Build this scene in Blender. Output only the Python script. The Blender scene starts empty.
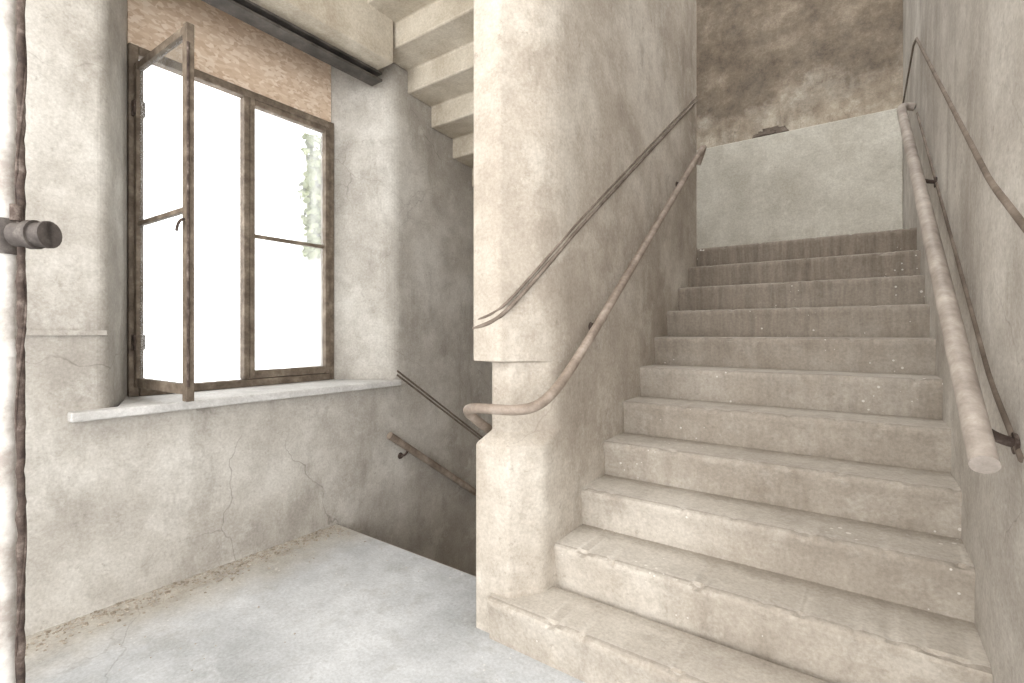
import bpy, bmesh, math, random
from mathutils import Vector, noise
random.seed(3)
D=bpy.data; S=bpy.context.scene
S.view_settings.view_transform='Standard'
def link(o,parent=None):
    S.collection.objects.link(o)
    if parent: o.parent=parent
    return o
def empty(name):
    e=D.objects.new(name,None); return link(e)
def mesh_obj(name,verts,faces,mat,parent=None,smooth=False):
    me=D.meshes.new(name); me.from_pydata(verts,[],faces)
    bm=bmesh.new(); bm.from_mesh(me); bmesh.ops.recalc_face_normals(bm,faces=bm.faces); bm.to_mesh(me); bm.free()
    if smooth:
        for p in me.polygons: p.use_smooth=True
        me.set_sharp_from_angle(angle=math.radians(38))
    o=D.objects.new(name,me); me.materials.append(mat)
    return link(o,parent)
def bevel(o,w,seg=3):
    m=o.modifiers.new('bev','BEVEL'); m.width=w; m.segments=seg; m.limit_method='ANGLE'; m.angle_limit=math.radians(40)
    return o
def geo_box(x0,x1,y0,y1,z0,z1):
    v=[(x,y,z) for x in(x0,x1) for y in(y0,y1) for z in(z0,z1)]
    f=[(0,1,3,2),(4,6,7,5),(0,4,5,1),(2,3,7,6),(0,2,6,4),(1,5,7,3)]
    return v,f
def box(name,x0,x1,y0,y1,z0,z1,mat,bv=0,parent=None):
    v,f=geo_box(x0,x1,y0,y1,z0,z1); o=mesh_obj(name,v,f,mat,parent)
    if bv: bevel(o,bv)
    return o
def geo_prism(poly,z0,z1):
    n=len(poly); v=[(p[0],p[1],z0) for p in poly]+[(p[0],p[1],z1) for p in poly]
    f=[tuple(range(n))[::-1],tuple(range(n,2*n))]+[(i,(i+1)%n,n+(i+1)%n,n+i) for i in range(n)]
    return v,f
def round_poly(pts):
    out=[];n=len(pts)
    for i,p in enumerate(pts):
        r=p[2] if len(p)>2 else 0
        c=Vector(p[:2])
        if r==0: out.append(tuple(c)); continue
        a=Vector(pts[i-1][:2]);b=Vector(pts[(i+1)%n][:2])
        u=(a-c).normalized();w=(b-c).normalized()
        for k in range(9):
            t=k/8
            q=(1-t)**2*(c+u*r)+2*t*(1-t)*c+t*t*(c+w*r)
            out.append(tuple(q))
    return out
def multi(name,geos,mat,parent=None):
    V=[];F=[]
    for v,f in geos:
        o=len(V); V+=v; F+=[tuple(i+o for i in q) for q in f]
    return mesh_obj(name,V,F,mat,parent)
def tube(name,pts,r,mat,parent=None,smooth=True,res=8):
    cu=D.curves.new(name,'CURVE'); cu.dimensions='3D'; cu.bevel_depth=r; cu.bevel_resolution=res; cu.use_fill_caps=True
    if smooth:
        s=cu.splines.new('NURBS'); s.points.add(len(pts)-1)
        for i,p in enumerate(pts): s.points[i].co=(*p,1)
        s.use_endpoint_u=True; s.order_u=3; s.resolution_u=12
    else:
        s=cu.splines.new('POLY'); s.points.add(len(pts)-1)
        for i,p in enumerate(pts): s.points[i].co=(*p,1)
    cu.materials.append(mat)
    tmp=D.objects.new(name+'_tmp',cu); S.collection.objects.link(tmp)
    dg=bpy.context.evaluated_depsgraph_get(); me=D.meshes.new_from_object(tmp.evaluated_get(dg))
    D.objects.remove(tmp)
    for p in me.polygons: p.use_smooth=True
    me.name=name
    return link(D.objects.new(name,me),parent)

# ---------------- materials
def lin(c):
    return tuple(((x/255)/12.92 if x/255<=.04045 else ((x/255+.055)/1.055)**2.4) for x in c)+(1,)
class N:
    def __init__(s,name):
        s.m=D.materials.new(name); s.m.use_nodes=True; s.t=s.m.node_tree; s.b=s.t.nodes['Principled BSDF']
        s.co=s.t.nodes.new('ShaderNodeTexCoord').outputs['Object']
    def n(s,t,**k):
        x=s.t.nodes.new('ShaderNode'+t)
        for a,b in k.items(): setattr(x,a,b)
        return x
    def l(s,a,b): s.t.links.new(a,b)
    def noise(s,scale,detail=5,rough=.6,dist=0,co=None,sc=None,loc=None):
        x=s.n('TexNoise'); x.inputs['Scale'].default_value=scale; x.inputs['Detail'].default_value=detail
        x.inputs['Roughness'].default_value=rough; x.inputs['Distortion'].default_value=dist
        c=co or s.co
        if sc or loc:
            m=s.n('Mapping'); s.l(c,m.inputs[0])
            if sc: m.inputs['Scale'].default_value=sc
            if loc: m.inputs['Location'].default_value=loc
            c=m.outputs[0]
        s.l(c,x.inputs['Vector']); return x.outputs['Fac']
    def ramp(s,f,stops):
        r=s.n('ValToRGB'); e=r.color_ramp.elements
        while len(e)<len(stops): e.new(.5)
        for i,(p,c) in enumerate(stops):
            e[i].position=p; e[i].color=c if len(c)==4 else lin(c)
        s.l(f,r.inputs[0]); return r.outputs[0]
    def g(s,f,a,b,lo=0,hi=1):
        m=s.n('MapRange'); s.l(f,m.inputs[0])
        for i,v in enumerate((a,b,lo,hi)): m.inputs[i+1].default_value=v
        return m.outputs[0]
    def mix(s,f,a,b,mode='MIX'):
        m=s.n('MixRGB',blend_type=mode)
        for i,v in enumerate((f,a,b)):
            if isinstance(v,(int,float)): m.inputs[i].default_value=v
            elif isinstance(v,tuple): m.inputs[i].default_value=v
            else: s.l(v,m.inputs[i])
        return m.outputs[0]
    def math(s,op,a,b=0):
        m=s.n('Math',operation=op)
        for i,v in enumerate((a,b)):
            if isinstance(v,(int,float)): m.inputs[i].default_value=v
            else: s.l(v,m.inputs[i])
        return m.outputs[0]
    def sep(s):
        x=s.n('SeparateXYZ'); s.l(s.co,x.inputs[0]); return x.outputs
    def nz(s):
        ge=s.n('NewGeometry'); x=s.n('SeparateXYZ'); s.l(ge.outputs['True Normal'],x.inputs[0]); return x.outputs[2]
    def finish(s,col,height,bstr=.4,bd=.01,rough=.85,sat=1):
        if sat!=1:
            hs=s.n('HueSaturation'); hs.inputs['Saturation'].default_value=sat; s.l(col,hs.inputs['Color']); col=hs.outputs[0]
        s.l(col,s.b.inputs['Base Color']); s.b.inputs['Roughness'].default_value=rough
        s.b.inputs['Specular IOR Level'].default_value=.25
        if height is not None:
            b=s.n('Bump'); b.inputs['Strength'].default_value=bstr; b.inputs['Distance'].default_value=bd
            s.l(height,b.inputs['Height']); s.l(b.outputs[0],s.b.inputs['Normal'])
        return s.m
def plaster(name,c1,c2,c3,crack=.5,cscale=1.1,dark=(96,84,72),stain=.5,fleck=0,loc=(0,0,0),extra=None,bstr=.3,sat=.6):
    s=N(name)
    big=s.noise(1.3,6,.68,.1,loc=loc)
    col=s.ramp(big,[(.34,c1),(.5,c2),(.64,c3)])
    med=s.noise(6.5,6,.72,0,loc=loc)
    col=s.mix(s.g(med,.47,.70,0,.5),col,lin(c1))
    st=s.noise(2.6,6,.7,.1,sc=(1.6,1.6,.5),loc=(loc[0]+2,loc[1],loc[2]))
    col=s.mix(s.g(st,.52,.70,0,stain),col,lin(dark))
    pale=s.noise(4.1,6,.75,0,loc=(7,3,1))
    col=s.mix(s.g(pale,.54,.66,0,.5),col,lin(c3))
    sp_=s.noise(17,6,.8,0,loc=(2,8,4))
    col=s.mix(s.g(sp_,.60,.68,0,.4),col,lin(dark))
    if extra: col=extra(s,col)
    fine=s.noise(75,4,.75)
    col=s.mix(.5,col,s.ramp(fine,[(.3,(176,172,167)),(.7,(255,255,253))]),'MULTIPLY')
    ck=None
    if crack:
        dn=s.n('TexNoise'); dn.inputs['Scale'].default_value=2.5; dn.inputs['Detail'].default_value=4; s.l(s.co,dn.inputs['Vector'])
        va=s.n('VectorMath',operation='SCALE'); s.l(dn.outputs['Color'],va.inputs[0]); va.inputs['Scale'].default_value=.35
        vb=s.n('VectorMath',operation='ADD'); s.l(va.outputs[0],vb.inputs[0]); s.l(s.co,vb.inputs[1])
        vo=s.n('TexVoronoi',feature='DISTANCE_TO_EDGE'); vo.inputs['Scale'].default_value=cscale; s.l(vb.outputs[0],vo.inputs['Vector'])
        ck=s.g(vo.outputs['Distance'],0,.003,1,0)
        mask=s.g(s.noise(.9,2,.5,loc=(3,9,2)),.5,.62)
        ck=s.math('MULTIPLY',ck,mask)
        col=s.mix(s.math('MULTIPLY',ck,crack),col,lin((90,80,70)))
    if fleck:
        v2=s.n('TexVoronoi'); v2.inputs['Scale'].default_value=26; s.l(s.co,v2.inputs['Vector'])
        sz=s.noise(3,3,.6,loc=(5,5,5))
        fl=s.math('LESS_THAN',v2.outputs['Distance'],s.g(sz,.5,.75,0,.26))
        col=s.mix(s.math('MULTIPLY',fl,fleck),col,lin((236,233,227)))
    hh=s.math('ADD',s.math('MULTIPLY',med,.8),s.math('MULTIPLY',fine,.2))
    if ck is not None: hh=s.math('SUBTRACT',hh,s.math('MULTIPLY',ck,.6))
    hh=s.math('ADD',hh,s.math('MULTIPLY',big,2.))
    return s.finish(col,hh,bstr,.012,sat=sat)

M_wall=plaster('plaster_window_wall',(162,155,146),(188,182,173),(212,208,201),crack=.5,cscale=.8,dark=(136,128,116),stain=.5,bstr=.25,sat=.8)
M_div=plaster('plaster_divider',(162,150,136),(187,176,162),(212,204,192),crack=.2,dark=(130,117,102),stain=.45,loc=(4,2,0),bstr=.25,sat=.85)
M_right=plaster('plaster_right',(162,154,144),(188,181,172),(212,207,199),crack=.2,dark=(134,125,112),stain=.5,loc=(8,1,3),bstr=.25,sat=.8)
def backx(s,col):
    z=s.sep()[2]
    wob=s.math('ADD',z,s.math('MULTIPLY',s.noise(2.2,5,.7,loc=(1,0,4)),1.3))
    return s.mix(s.g(wob,3.85,4.25,0,.88),col,s.ramp(s.noise(3.3,7,.75,0),[(.32,(86,75,64)),(.5,(126,112,96)),(.62,(154,140,122)),(.75,(188,177,160))]))
M_backup=plaster('plaster_back_upper',(150,135,118),(190,177,158),(222,214,199),crack=.8,cscale=2.0,dark=(104,90,76),stain=.7,extra=backx,sat=.9)
M_backlow=plaster('plaster_back_lower',(184,179,167),(204,200,189),(220,217,207),crack=0,dark=(168,160,145),stain=.45,sat=.95)
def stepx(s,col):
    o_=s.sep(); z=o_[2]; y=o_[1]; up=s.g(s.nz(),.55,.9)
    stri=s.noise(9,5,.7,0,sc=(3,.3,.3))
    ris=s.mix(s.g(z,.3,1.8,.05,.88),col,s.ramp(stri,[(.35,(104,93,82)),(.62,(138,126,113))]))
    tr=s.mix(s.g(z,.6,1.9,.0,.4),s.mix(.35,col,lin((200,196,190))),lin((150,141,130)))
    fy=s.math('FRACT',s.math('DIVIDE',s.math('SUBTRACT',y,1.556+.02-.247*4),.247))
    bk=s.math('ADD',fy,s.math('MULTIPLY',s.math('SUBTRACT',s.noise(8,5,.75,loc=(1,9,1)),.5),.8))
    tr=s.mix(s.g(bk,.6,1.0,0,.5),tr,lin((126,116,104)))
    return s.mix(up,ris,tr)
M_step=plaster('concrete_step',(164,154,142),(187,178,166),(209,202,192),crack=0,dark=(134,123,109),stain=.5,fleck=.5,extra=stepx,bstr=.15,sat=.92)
def floorx(s,col):
    x=s.sep()[0]
    w=s.math('ADD',x,s.math('MULTIPLY',s.noise(2.5,5,.7),.5))
    return s.mix(s.g(w,-2.42,-2.1,.7,0),col,s.ramp(s.noise(7,6,.75),[(.35,(158,147,130)),(.6,(194,186,171))]))
M_floor=plaster('concrete_floor',(176,179,182),(199,202,206),(219,222,226),crack=.2,cscale=.7,dark=(158,156,152),stain=.5,fleck=.4,extra=floorx,bstr=.2,sat=1)
M_soffit=plaster('concrete_soffit',(172,162,146),(198,189,174),(216,209,196),crack=0,dark=(148,131,110),stain=.4,sat=1)
M_sill=plaster('sill_stone',(182,180,176),(210,208,205),(228,226,223),crack=0,dark=(156,149,140),stain=.35)
M_ext=plaster('exterior_render',(190,188,182),(215,214,210),(230,229,226),crack=0,stain=.1)

def metal(name,a,b,c,scale=9,rough=.6,bs=.15):
    s=N(name); n1=s.noise(scale,7,.72,0)
    col=s.ramp(n1,[(.35,a),(.52,b),(.68,c)])
    return s.finish(col,s.noise(scale*5,5,.7),bs,.002,rough,sat=.9)
M_rail=metal('worn_rail_paint',(112,98,86),(142,128,115),(168,155,143),8,.5)
M_rail2=metal('grey_rail_paint',(132,122,113),(160,150,141),(188,179,170),8,.45)
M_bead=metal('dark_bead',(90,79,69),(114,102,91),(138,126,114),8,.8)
M_rust=metal('rusty_metal',(50,40,36),(80,67,60),(122,110,102),25,.8,.7)
M_beam=metal('painted_steel_beam',(58,54,50),(78,73,68),(98,92,86),8,.6)
M_frame=metal('weathered_window_frame',(86,74,62),(112,99,85),(142,129,113),12,.7)
M_pipe=metal('pale_painted_pipe',(160,151,143),(200,195,189),(224,220,215),9,.5)
M_clamp=metal('dull_fitting_metal',(62,56,53),(84,77,73),(112,105,99),18,.6)
M_dirt=metal('debris',(124,112,97),(166,156,142),(204,198,189),20,.9)

s=N('osb_board')
def chips(rot,scl,sc):
    m=s.n('Mapping'); s.l(s.co,m.inputs[0]); m.inputs['Rotation'].default_value=(rot,0,0); m.inputs['Scale'].default_value=(1,1,sc)
    v=s.n('TexVoronoi'); v.inputs['Scale'].default_value=scl; s.l(m.outputs[0],v.inputs['Vector'])
    sp=s.n('SeparateColor'); s.l(v.outputs['Color'],sp.inputs[0]); return sp.outputs
a,b,c_=chips(.5,24,1.8),chips(-.8,30,2.1),chips(1.4,22,1.8)
pick=s.math('GREATER_THAN',a[1],.5); pick2=s.math('GREATER_THAN',b[1],.6)
f=s.mix(pick2,s.mix(pick,a[0],b[0]),c_[0])
col=s.ramp(f,[(.05,(196,171,148)),(.4,(208,185,162)),(.7,(215,194,172)),(.95,(226,209,191))])
M_osb=s.finish(col,f,.1,.002,.7)

mg=D.materials.new('dusty_glass'); mg.use_nodes=True; t=mg.node_tree; t.nodes.clear()
o=t.nodes.new('ShaderNodeOutputMaterial');tr=t.nodes.new('ShaderNodeBsdfTransparent');gl=t.nodes.new('ShaderNodeBsdfGlossy');df=t.nodes.new('ShaderNodeBsdfTranslucent')
gl.inputs['Roughness'].default_value=.08; tr.inputs[0].default_value=(.97,.98,.98,1)
mx=t.nodes.new('ShaderNodeMixShader');mx.inputs[0].default_value=.05;mx2=t.nodes.new('ShaderNodeMixShader')
nz=t.nodes.new('ShaderNodeTexNoise'); nz.inputs['Scale'].default_value=5; mr=t.nodes.new('ShaderNodeMapRange'); mr.inputs[1].default_value=.4; mr.inputs[2].default_value=.8; mr.inputs[3].default_value=.04; mr.inputs[4].default_value=.25
t.links.new(nz.outputs['Fac'],mr.inputs[0]); t.links.new(mr.outputs[0],mx2.inputs[0])
t.links.new(tr.outputs[0],mx.inputs[1]);t.links.new(gl.outputs[0],mx.inputs[2]);t.links.new(mx.outputs[0],mx2.inputs[1]);t.links.new(df.outputs[0],mx2.inputs[2]);t.links.new(mx2.outputs[0],o.inputs[0])

s=N('ivy_leaf'); col=s.ramp(s.noise(6,4,.6),[(.35,(104,112,84)),(.65,(156,162,132))]); M_ivy=s.finish(col,None,rough=.6)

# ---------------- dimensions
XL,XR,XW,XD=-1.07,.283,-2.8,-1.338
h=.175; g=.247
def Yn(n): return 2.05+g*(n-3)
TOP=5.3; BACK=5.33

poly=[(XW,-2.4),(1.9,-2.4),(1.9,1.60),(XD,1.60),(XD,1.93),(XW,1.93)]
v,f=geo_prism(poly,-.2,0); mesh_obj('floor',v,f,M_floor)

# window wall
P=round_poly
left=P([(XW,-2.4),(XW,.74,.05),(-3.2,.93),(-3.34,.93),(-3.34,-2.4)])
right=P([(XW,4.25),(XW,2.40,.09),(-3.2,2.175),(-3.34,2.175),(-3.34,4.25)])
geos=[geo_prism(left,.88,3.3),geo_prism(right,.88,3.3),
 geo_box(-3.34,XW,-2.4,4.25,-2.6,.88),geo_box(-3.34,XW,-2.4,4.25,3.3,TOP),
 geo_box(-3.34,XW,4.25,BACK,-2.6,2.75),geo_box(-3.34,XW,4.25,BACK,4.6,TOP)]
multi('wall_left',geos,M_wall)
tr_=empty('trim_1')
multi('dado_lip',[geo_prism([(XW-.01,-2.4),(XW+.012,-2.4),(XW+.012,.735),(XW-.2,.84),(XW-.22,.82)],1.240,1.262)],M_wall,tr_)
so=multi('window_sill',[geo_prism([(XW+.06,.60),(XW+.06,2.44),(XW+.001,2.44),(XW-.02,2.37),(-3.24,2.17),(-3.24,.935),(XW-.02,.78),(XW+.001,.60)],.866,.908)],M_sill); bevel(so,.008)

box('osb_board',-3.225,-3.205,.935,2.17,2.801,3.298,M_osb)
e=empty('steel_beam')
multi('beam_web',[geo_box(-2.86,-2.85,-2.4,2.28,3.061,3.095)],M_beam,e)
multi('beam_flanges',[geo_box(-2.90,-2.785,-2.4,2.30,3.045,3.06),geo_box(-2.90,-2.785,-2.4,2.30,3.096,3.11)],M_beam,e)
bevel(box('concrete_beam',-2.9,-2.63,-2.4,2.27,3.112,3.598,M_soffit),.01)

# ---- window
W=empty('window_1')
def fr(name,y0,y1,z0,z1,x0=-3.235,x1=-3.175): return box(name,x0,x1,y0,y1,z0,z1,M_frame,.004,W)
z0,z1=.909,2.80
fr('frame_left',.93,.975,z0,z1); fr('frame_right',2.13,2.175,z0,z1)
fr('frame_top',.976,2.129,z1-.05,z1-.001); fr('frame_bottom',.976,2.129,z0,z0+.046,-3.235,-3.16)
fr('mullion',1.528,1.562,z0+.047,z1-.051)
fr('casement_stile_a',1.5625,1.592,z0+.048,z1-.052,-3.225,-3.165); fr('casement_stile_b',2.098,2.1285,z0+.048,z1-.052,-3.225,-3.165)
fr('casement_rail_top',1.593,2.097,z1-.09,z1-.053,-3.222,-3.168); fr('casement_rail_bottom',1.593,2.097,z0+.049,z0+.10,-3.222,-3.168)
fr('casement_bar',1.593,2.097,1.865,1.888,-3.215,-3.18)
box('pane_right_casement',-3.203,-3.199,1.593,2.097,z0+.1,z1-.09,mg,0,W)
SZ=empty('open_sash'); SZ.parent=W
def sb(name,x0,x1,z0_,z1_,w=.034,mat=M_frame):
    return box(name,x0,x1,-w/2,w/2,z0_,z1_,mat,.003 if mat is M_frame else 0,SZ)
Ls=.62; a0,a1=.96,2.69
sb('sash_hinge_stile',0,.035,a0,a1); sb('sash_outer_stile',Ls-.045,Ls,a0-.03,a1+.005)
sb('sash_rail_top',.0355,Ls-.0455,a1-.04,a1-.001,.030); sb('sash_rail_bottom',.0355,Ls-.0455,a0+.001,a0+.05,.030)
sb('sash_bar',.0355,Ls-.0455,1.82,1.843,.024); sb('sash_pane',.0355,Ls-.0455,a0+.05,a1-.04,.004,mg)
for i,zz in enumerate((1.2,2.45)): sb('hinge_%d'%i,-.02,.03,zz-.04,zz+.04,.05,M_rust)
tube('latch_rod',[(Ls+.004,-.012,1.0),(Ls+.004,-.012,2.6)],.006,M_rust,SZ,False)
tube('latch_handle',[(Ls-.02,-.015,1.78),(Ls-.02,-.045,1.78),(Ls-.02,-.05,1.72)],.006,M_rust,SZ)
SZ.location=(-3.165,.965,0); SZ.rotation_euler=(0,0,math.radians(1.5))

# ---- divider wall / pier with handrail notch (single loft)
def ring(xl,yl,xf,yc,r1,r2,r3):
    return P([(xl,yl,r1),(xf,yl,r2),(XL,yc,r3),(XL,4.02),(XD,4.02),(XD,1.95),(xl,1.94)])
base=ring(XD,1.60,-1.165,1.73,.012,.012,.03)
neck=ring(-1.298,1.655,-1.20,1.83,.02,.02,.05)
up=ring(XD-.018,1.60,-1.215,1.80,.02,.02,.12)
lev=[(-2.6,base),(.775,base),(.785,[(a*.93+c*.07,b*.93+d*.07) for (a,b),(c,d) in zip(base,neck)]),(.835,neck),(1.125,neck),(1.132,up),(TOP,up)]
V=[];F=[];n=len(base)
for z,r in lev: V+=[(x,y,z) for x,y in r]
for k in range(len(lev)-1):
    for i in range(n): F.append((k*n+i,k*n+(i+1)%n,(k+1)*n+(i+1)%n,(k+1)*n+i))
F.append(tuple(range(n))); F.append(tuple(range((len(lev)-1)*n,len(lev)*n)))
bevel(mesh_obj('wall_divider',V,F,M_div),.006,2)

# ---- right wall
YB=1.80; BD=.04
rw=P([(XR,BACK),(XR,YB,.05),(XR+BD,1.22,.03),(XR+.4,1.22),(XR+.4,BACK)])
v,f=geo_prism(rw,0,TOP); mesh_obj('wall_right',v,f,M_right)
def wx(y): return XR if y>=YB else XR+BD*(YB-y)/(YB-1.22)
# ---- back wall
box('wall_back',-3.34,XR+.4,BACK,BACK+.25,-2.6,TOP,M_backup)
bevel(box('trim_2',XW,XR,BACK-.045,BACK,1.926,3.165,M_backlow),.012)
V=[];F=[]
for i in range(60):
    a=random.random()*6.28; r=random.random()**.5
    cx=-.72+.14*r*math.cos(a); cz=3.175+.05*abs(r*math.sin(a)); s_=.010+.02*random.random()
    k=len(V)
    vb,fb=geo_box(cx-s_,cx+s_,BACK-.035+random.random()*.02,BACK,cz-s_*.6,cz+s_*.6); V+=[(x+random.uniform(-.008,.008),y+random.uniform(-.006,0),z+random.uniform(-.006,.006)) for x,y,z in vb]; F+=[tuple(i_+k for i_ in q) for q in fb]
mesh_obj('broken_plaster_rubble',V,F,M_bead)

# ---- main stair
def step_profile(first,last,yend,zb):
    p=[]
    for n in range(first,last+1):
        y=Yn(n); z=h*n
        p+=[(y+.018,z-h+.001,0),(y+.010,z-.065,.4),(y+.003,z-.040,.8),(y-.001,z-.024,1),(y+.002,z-.010,1),(y+.010,z-.003,1),(y+.026,z,.5)]
    p+=[(yend,h*last,0),(yend,zb,0),(Yn(first)+.018,zb,0)]
    return p
def sweep_steps(name,first,last,yend,zb,x0,x1,mat,parent,nx=150):
    pr=step_profile(first,last,yend,zb); n=len(pr); V=[];F=[]
    for i in range(nx+1):
        x=x0+(x1-x0)*i/nx
        for j,(y,z,wt) in enumerate(pr):
            ns=j//7; jj=j%7
            q=noise.noise(Vector((x*4,ns*7.3,3)))*.006*wt
            edge=1 if jj in (4,5) else (.6 if jj in(3,6) else .1)
            c=noise.noise(Vector((x*24,ns*5.1,7+jj*.3))); c=max(0,c-.2)*.026*edge
            V.append((x,y+q+c,z-c*.7+q*.3))
    for i in range(nx):
        for j in range(n):
            k=(j+1)%n
            F.append((i*n+j,i*n+k,(i+1)*n+k,(i+1)*n+j))
    F.append(tuple(range(n))); F.append(tuple(range(nx*n,(nx+1)*n))[::-1])
    return mesh_obj(name,V,F,mat,parent,True)
ST=empty('staircase')
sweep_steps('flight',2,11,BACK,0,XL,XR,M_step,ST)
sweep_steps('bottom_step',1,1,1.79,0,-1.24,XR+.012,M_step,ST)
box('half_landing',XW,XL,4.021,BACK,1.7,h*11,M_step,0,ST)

# ---- upper flight, sawtooth soffit
pr=[]
for j in range(-4,5):
    y=3.045-.25*j; z=2.70+.175*j
    pr.append((y+.25,z)); pr.append((y,z+.012))
pr.append((2.045,3.60)); 
topp=[]
for j in range(4,-5,-1):
    y=3.045-.25*j; z=2.70+.175*j+.27
    topp.append((y,z)); topp.append((y+.25,z))
pp=pr+[(1.8,3.60),(1.8,3.67)]+topp
n=len(pp); V=[(x,y,z) for x in (XW+.001,XD-.001) for y,z in pp]
F=[(i,(i+1)%n,n+(i+1)%n,n+i) for i in range(n)]+[tuple(range(n)),tuple(range(n,2*n))]
uf=mesh_obj('upper_flight',V,F,M_soffit); bevel(uf,.012,2)
box('ceiling',XW,1.9,-2.4,1.59,3.6,3.8,M_soffit)
# stairwell ceiling, unseen; opening over the stair added to let more light in
multi('ceiling_stairwell',[geo_box(-3.34,-1.35,1.6,BACK+.25,TOP,TOP+.2),geo_box(-1.35,XR+.4,4.9,BACK+.25,TOP,TOP+.2),geo_box(-1.35,XR+.4,1.6,1.9,TOP,TOP+.2)],M_soffit)

# ---- descending flight
pp=[(1.931,-.001)]
for k in range(0,11):
    y=1.935+.247*k
    pp+=[(y,-.175*k-.001),(y,-.175*(k+1))]
pp+=[(BACK,-.175*11),(BACK,-2.5),(1.931,-.4)]
n=len(pp); V=[(x,y,z) for x in (XW,XD) for y,z in pp]
F=[(i,(i+1)%n,n+(i+1)%n,n+i) for i in range(n)]+[tuple(range(n)),tuple(range(n,2*n))]
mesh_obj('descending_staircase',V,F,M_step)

# ---- handrails
def bracket(parent,p,wall,mat,r=.009,drop=.075):
    x,y,z=p
    tube('bracket_arm',[(x,y,z-.01),(x,y,z-drop+.015),(wall,y,z-drop)],r,mat,parent)
    bm=bmesh.new(); bmesh.ops.create_cone(bm,cap_ends=True,segments=20,radius1=.026,radius2=.02,depth=.014)
    for vv_ in bm.verts: vv_.co=Vector((vv_.co.z+wall,vv_.co.x+y,vv_.co.y+z-drop))
    me=D.meshes.new('bracket_plate'); bm.to_mesh(me); bm.free(); me.materials.append(mat); link(D.objects.new('bracket_plate',me),parent)
H1=empty('handrail')
tube('rail',[(-1.055,4.00,2.58),(-1.02,3.99,2.66),(-.99,3.94,2.70),(-.99,3.80,2.60),(-.99,3.0,1.995),(-.99,2.1,1.315),(-.99,1.85,1.13),(-.99,1.68,1.02),(-1.01,1.57,.965),(-1.09,1.525,.952),(-1.20,1.52,.95),(-1.29,1.525,.945),(-1.355,1.56,.925),(-1.378,1.65,.87),(-1.378,1.8,.78),(-1.378,2.4,.38),(-1.378,4.0,-.72)],.0205,M_rail,H1)
for y in (2.15,3.5): bracket(H1,(-.99,y,1.315+(y-2.1)*.757),XL+.004,M_rust)
H2=empty('handrail')
def zr(y): return .975+(y-1.38)*.65
tube('rail',[(.205,1.385,zr(1.385)),(.205,3.9,zr(3.9)),(.205,4.05,zr(4.05)),(.24,4.1,zr(4.1)-.01),(.28,4.1,zr(4.1)-.03)],.025,M_rail2,H2)
bracket(H2,(.205,3.0,zr(3.0)),XR-.002,M_rust)
bracket(H2,(.205,1.62,zr(1.62)),wx(1.62),M_rust,.012,.14)
H3=empty('handrail')
tube('rail',[(-2.72,2.31,.525),(-2.72,4.2,-.78)],.026,M_rail,H3,False)
bracket(H3,(-2.72,2.48,.41),XW+.004,M_rust)
B1=empty('trim_3')
for dz,r in ((0,.009),(.032,.006)):
    tube('bead_left',[(XD-.015,1.61,1.27+dz),(-1.27,1.597,1.285+dz),(-1.19,1.612,1.33+dz),(-1.12,1.71,1.46+dz),(XL,1.84,1.60+dz),(XL,2.1,1.79+dz),(XL,4.02,3.10+dz)],r,M_bead,B1)
B2=empty('trim_4')
zb_=lambda y:3.11-.665*(4-y)
tube('bead_right',[(wx(y),y,zb_(y)) for y in (1.25,1.5,1.76)]+[(XR,1.84,zb_(1.84)),(XR,4.0,3.11),(XR,4.2,3.17),(XR,BACK-.05,3.17)],.010,M_bead,B2,False)
zc_=lambda y:2.62-.70*(3.95-y)
tube('dark_strip',[(wx(1.58),1.58,zc_(1.58)),(wx(1.76),1.76,zc_(1.76)),(XR,1.84,zc_(1.84)),(XR,3.95,2.62)],.009,M_bead,B2,False)  # thin dark strip on the right wall, running along below the handrail
B3=empty('trim_5')
for dz in (0,.03): tube('bead_window_side',[(XW,2.45,.94+dz),(XW,4.2,-.23+dz)],.007,M_bead,B3,False)

# ---- foreground pipe and clamp (left)
PP=empty('vertical_pipe')
def cr(px,d):
    r=(px-512)/489*d; a=math.radians(35.6)
    return (math.cos(a)*r-math.sin(a)*d, math.sin(a)*r+math.cos(a)*d)
x,y=cr(2,1.25); tube('pipe_body',[(x,y,0),(x,y,3.6)],.030,M_pipe,PP,False)
tube('pipe_coupling',[(x,y,1.19),(x,y,1.235)],.037,M_pipe,PP,False)
x2,y2=cr(21,1.24)
pts=[(x2+.004*noise.noise(Vector((0,0,k*.5))),y2+.004*noise.noise(Vector((5,0,k*.5))),k*.02) for k in range(181)]
tube('rusty_rod',pts,.008,M_rust,PP,False,4)
pts=[(x2+.012*math.cos(k*.21)*.7,y2+.012*math.sin(k*.21)*.7,k*.02) for k in range(181)]
tube('wire',pts,.0028,M_rust,PP,False,3)
xa,ya=cr(16,1.22); xb,yb=cr(30,1.22); xc,yc=cr(50,1.22)
tube('clamp_body',[(xa,ya,1.495),(xc,yc,1.495)],.030,M_clamp,PP,False)
tube('clamp_cap',[(xb,yb,1.495),(xb+(xc-xb)*.35,yb+(yc-yb)*.35,1.495)],.036,M_clamp,PP,False)
tube('clamp_end',[(xc-(xc-xb)*.15,yc-(yc-yb)*.15,1.495),(xc,yc,1.495)],.034,M_clamp,PP,False)
tube('clamp_strap',[(x,y,1.45),(x,y,1.54)],.036,M_clamp,PP,False)
tube('clamp_bolt',[(xa,ya,1.53),(xa,ya,1.57)],.012,M_rust,PP,False)

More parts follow.
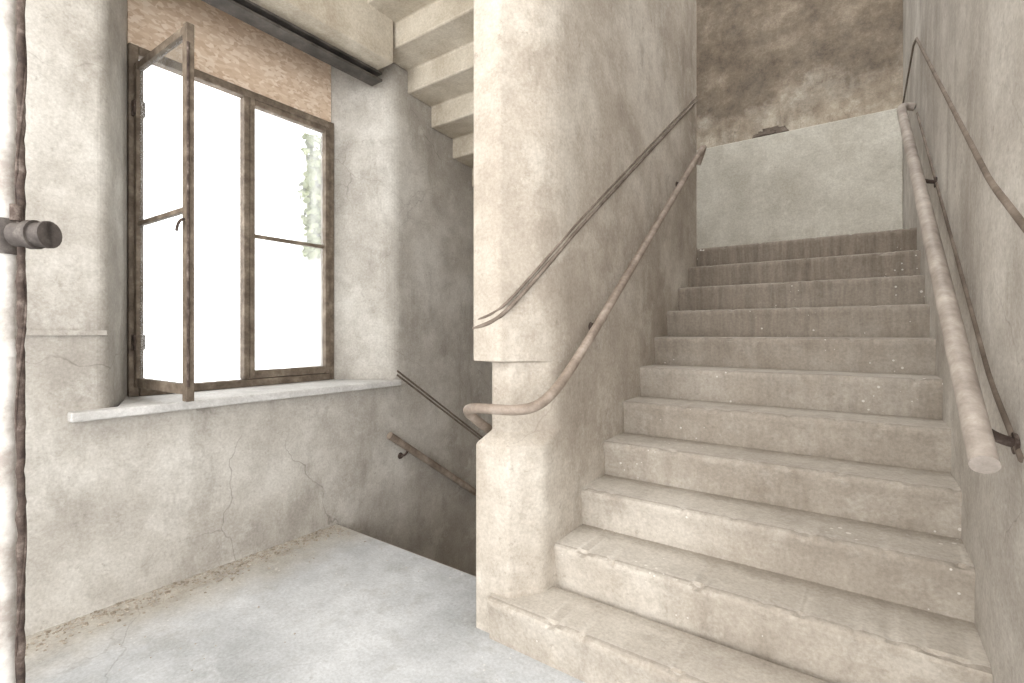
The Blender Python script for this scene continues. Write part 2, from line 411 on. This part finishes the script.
# ---- debris along the wall base
V=[];F=[]
for i in range(900):
    yy=random.uniform(.25,1.9); xx=XW+.01+abs(random.gauss(0,.08)); s_=random.uniform(.0015,.006)
    if random.random()<.07: xx=random.uniform(XW,-1.8); s_*=.6
    k=len(V); vb,fb=geo_box(xx-s_,xx+s_,yy-s_,yy+s_,0,s_*.8)
    V+=[(a+random.uniform(-.4,.4)*s_,b+random.uniform(-.4,.4)*s_,c) for a,b,c in vb]; F+=[tuple(q+k for q in w) for w in fb]
mesh_obj('plaster_debris',V,F,M_dirt)

# ---- neighbouring wall with ivy outside
box('exterior_wall',-6.6,-6.2,3.82,9,-2.6,3.7,M_ext)
V=[];F=[]
for i in range(3200):
    zz=random.uniform(2.3,3.95); yy=random.uniform(3.72+.10*noise.noise(Vector((0,zz*3,3))),6.0); xx=-6.1+random.uniform(-.06,.06)
    n_=Vector((random.uniform(.3,1),random.uniform(-.6,.6),random.uniform(-.4,.6))).normalized(); u=n_.orthogonal().normalized(); w=n_.cross(u); r=random.uniform(.03,.06)
    c=Vector((xx,yy,zz)); k=len(V)
    for j in range(5):
        a=j*math.pi*2/5; V.append(tuple(c+u*math.cos(a)*r+w*math.sin(a)*r*.8))
    F.append(tuple(range(k,k+5)))
mesh_obj('ivy_foliage',V,F,M_ivy)

# ---------------- light
w=D.worlds.new('World'); S.world=w; w.use_nodes=True
w.node_tree.nodes['Background'].inputs[0].default_value=(1,.993,.982,1); w.node_tree.nodes['Background'].inputs[1].default_value=4.1
def area(name,loc,target,sx,sy,p,col=(1,1,1)):
    l=D.lights.new(name,'AREA'); l.shape='RECTANGLE'; l.size=sx; l.size_y=sy; l.energy=p; l.color=col
    o=D.objects.new(name,l); o.location=loc; o.rotation_euler=(Vector(target)-Vector(loc)).to_track_quat('-Z','Y').to_euler(); link(o)
area('fill_light',(-1.7,-1.3,3.1),(-.4,2.6,.9),1.6,1.0,50,(1,.98,.95))  # added fill lamp, out of view behind the camera, brightens stair and pier

c=D.cameras.new('camera'); c.lens=489/1024*36; c.sensor_width=36; c.shift_y=-8.5/1024; c.clip_start=.02
co=D.objects.new('camera',c); co.location=(0,0,1.25); co.rotation_euler=(math.radians(90),0,math.radians(35.6)); link(co); S.camera=co
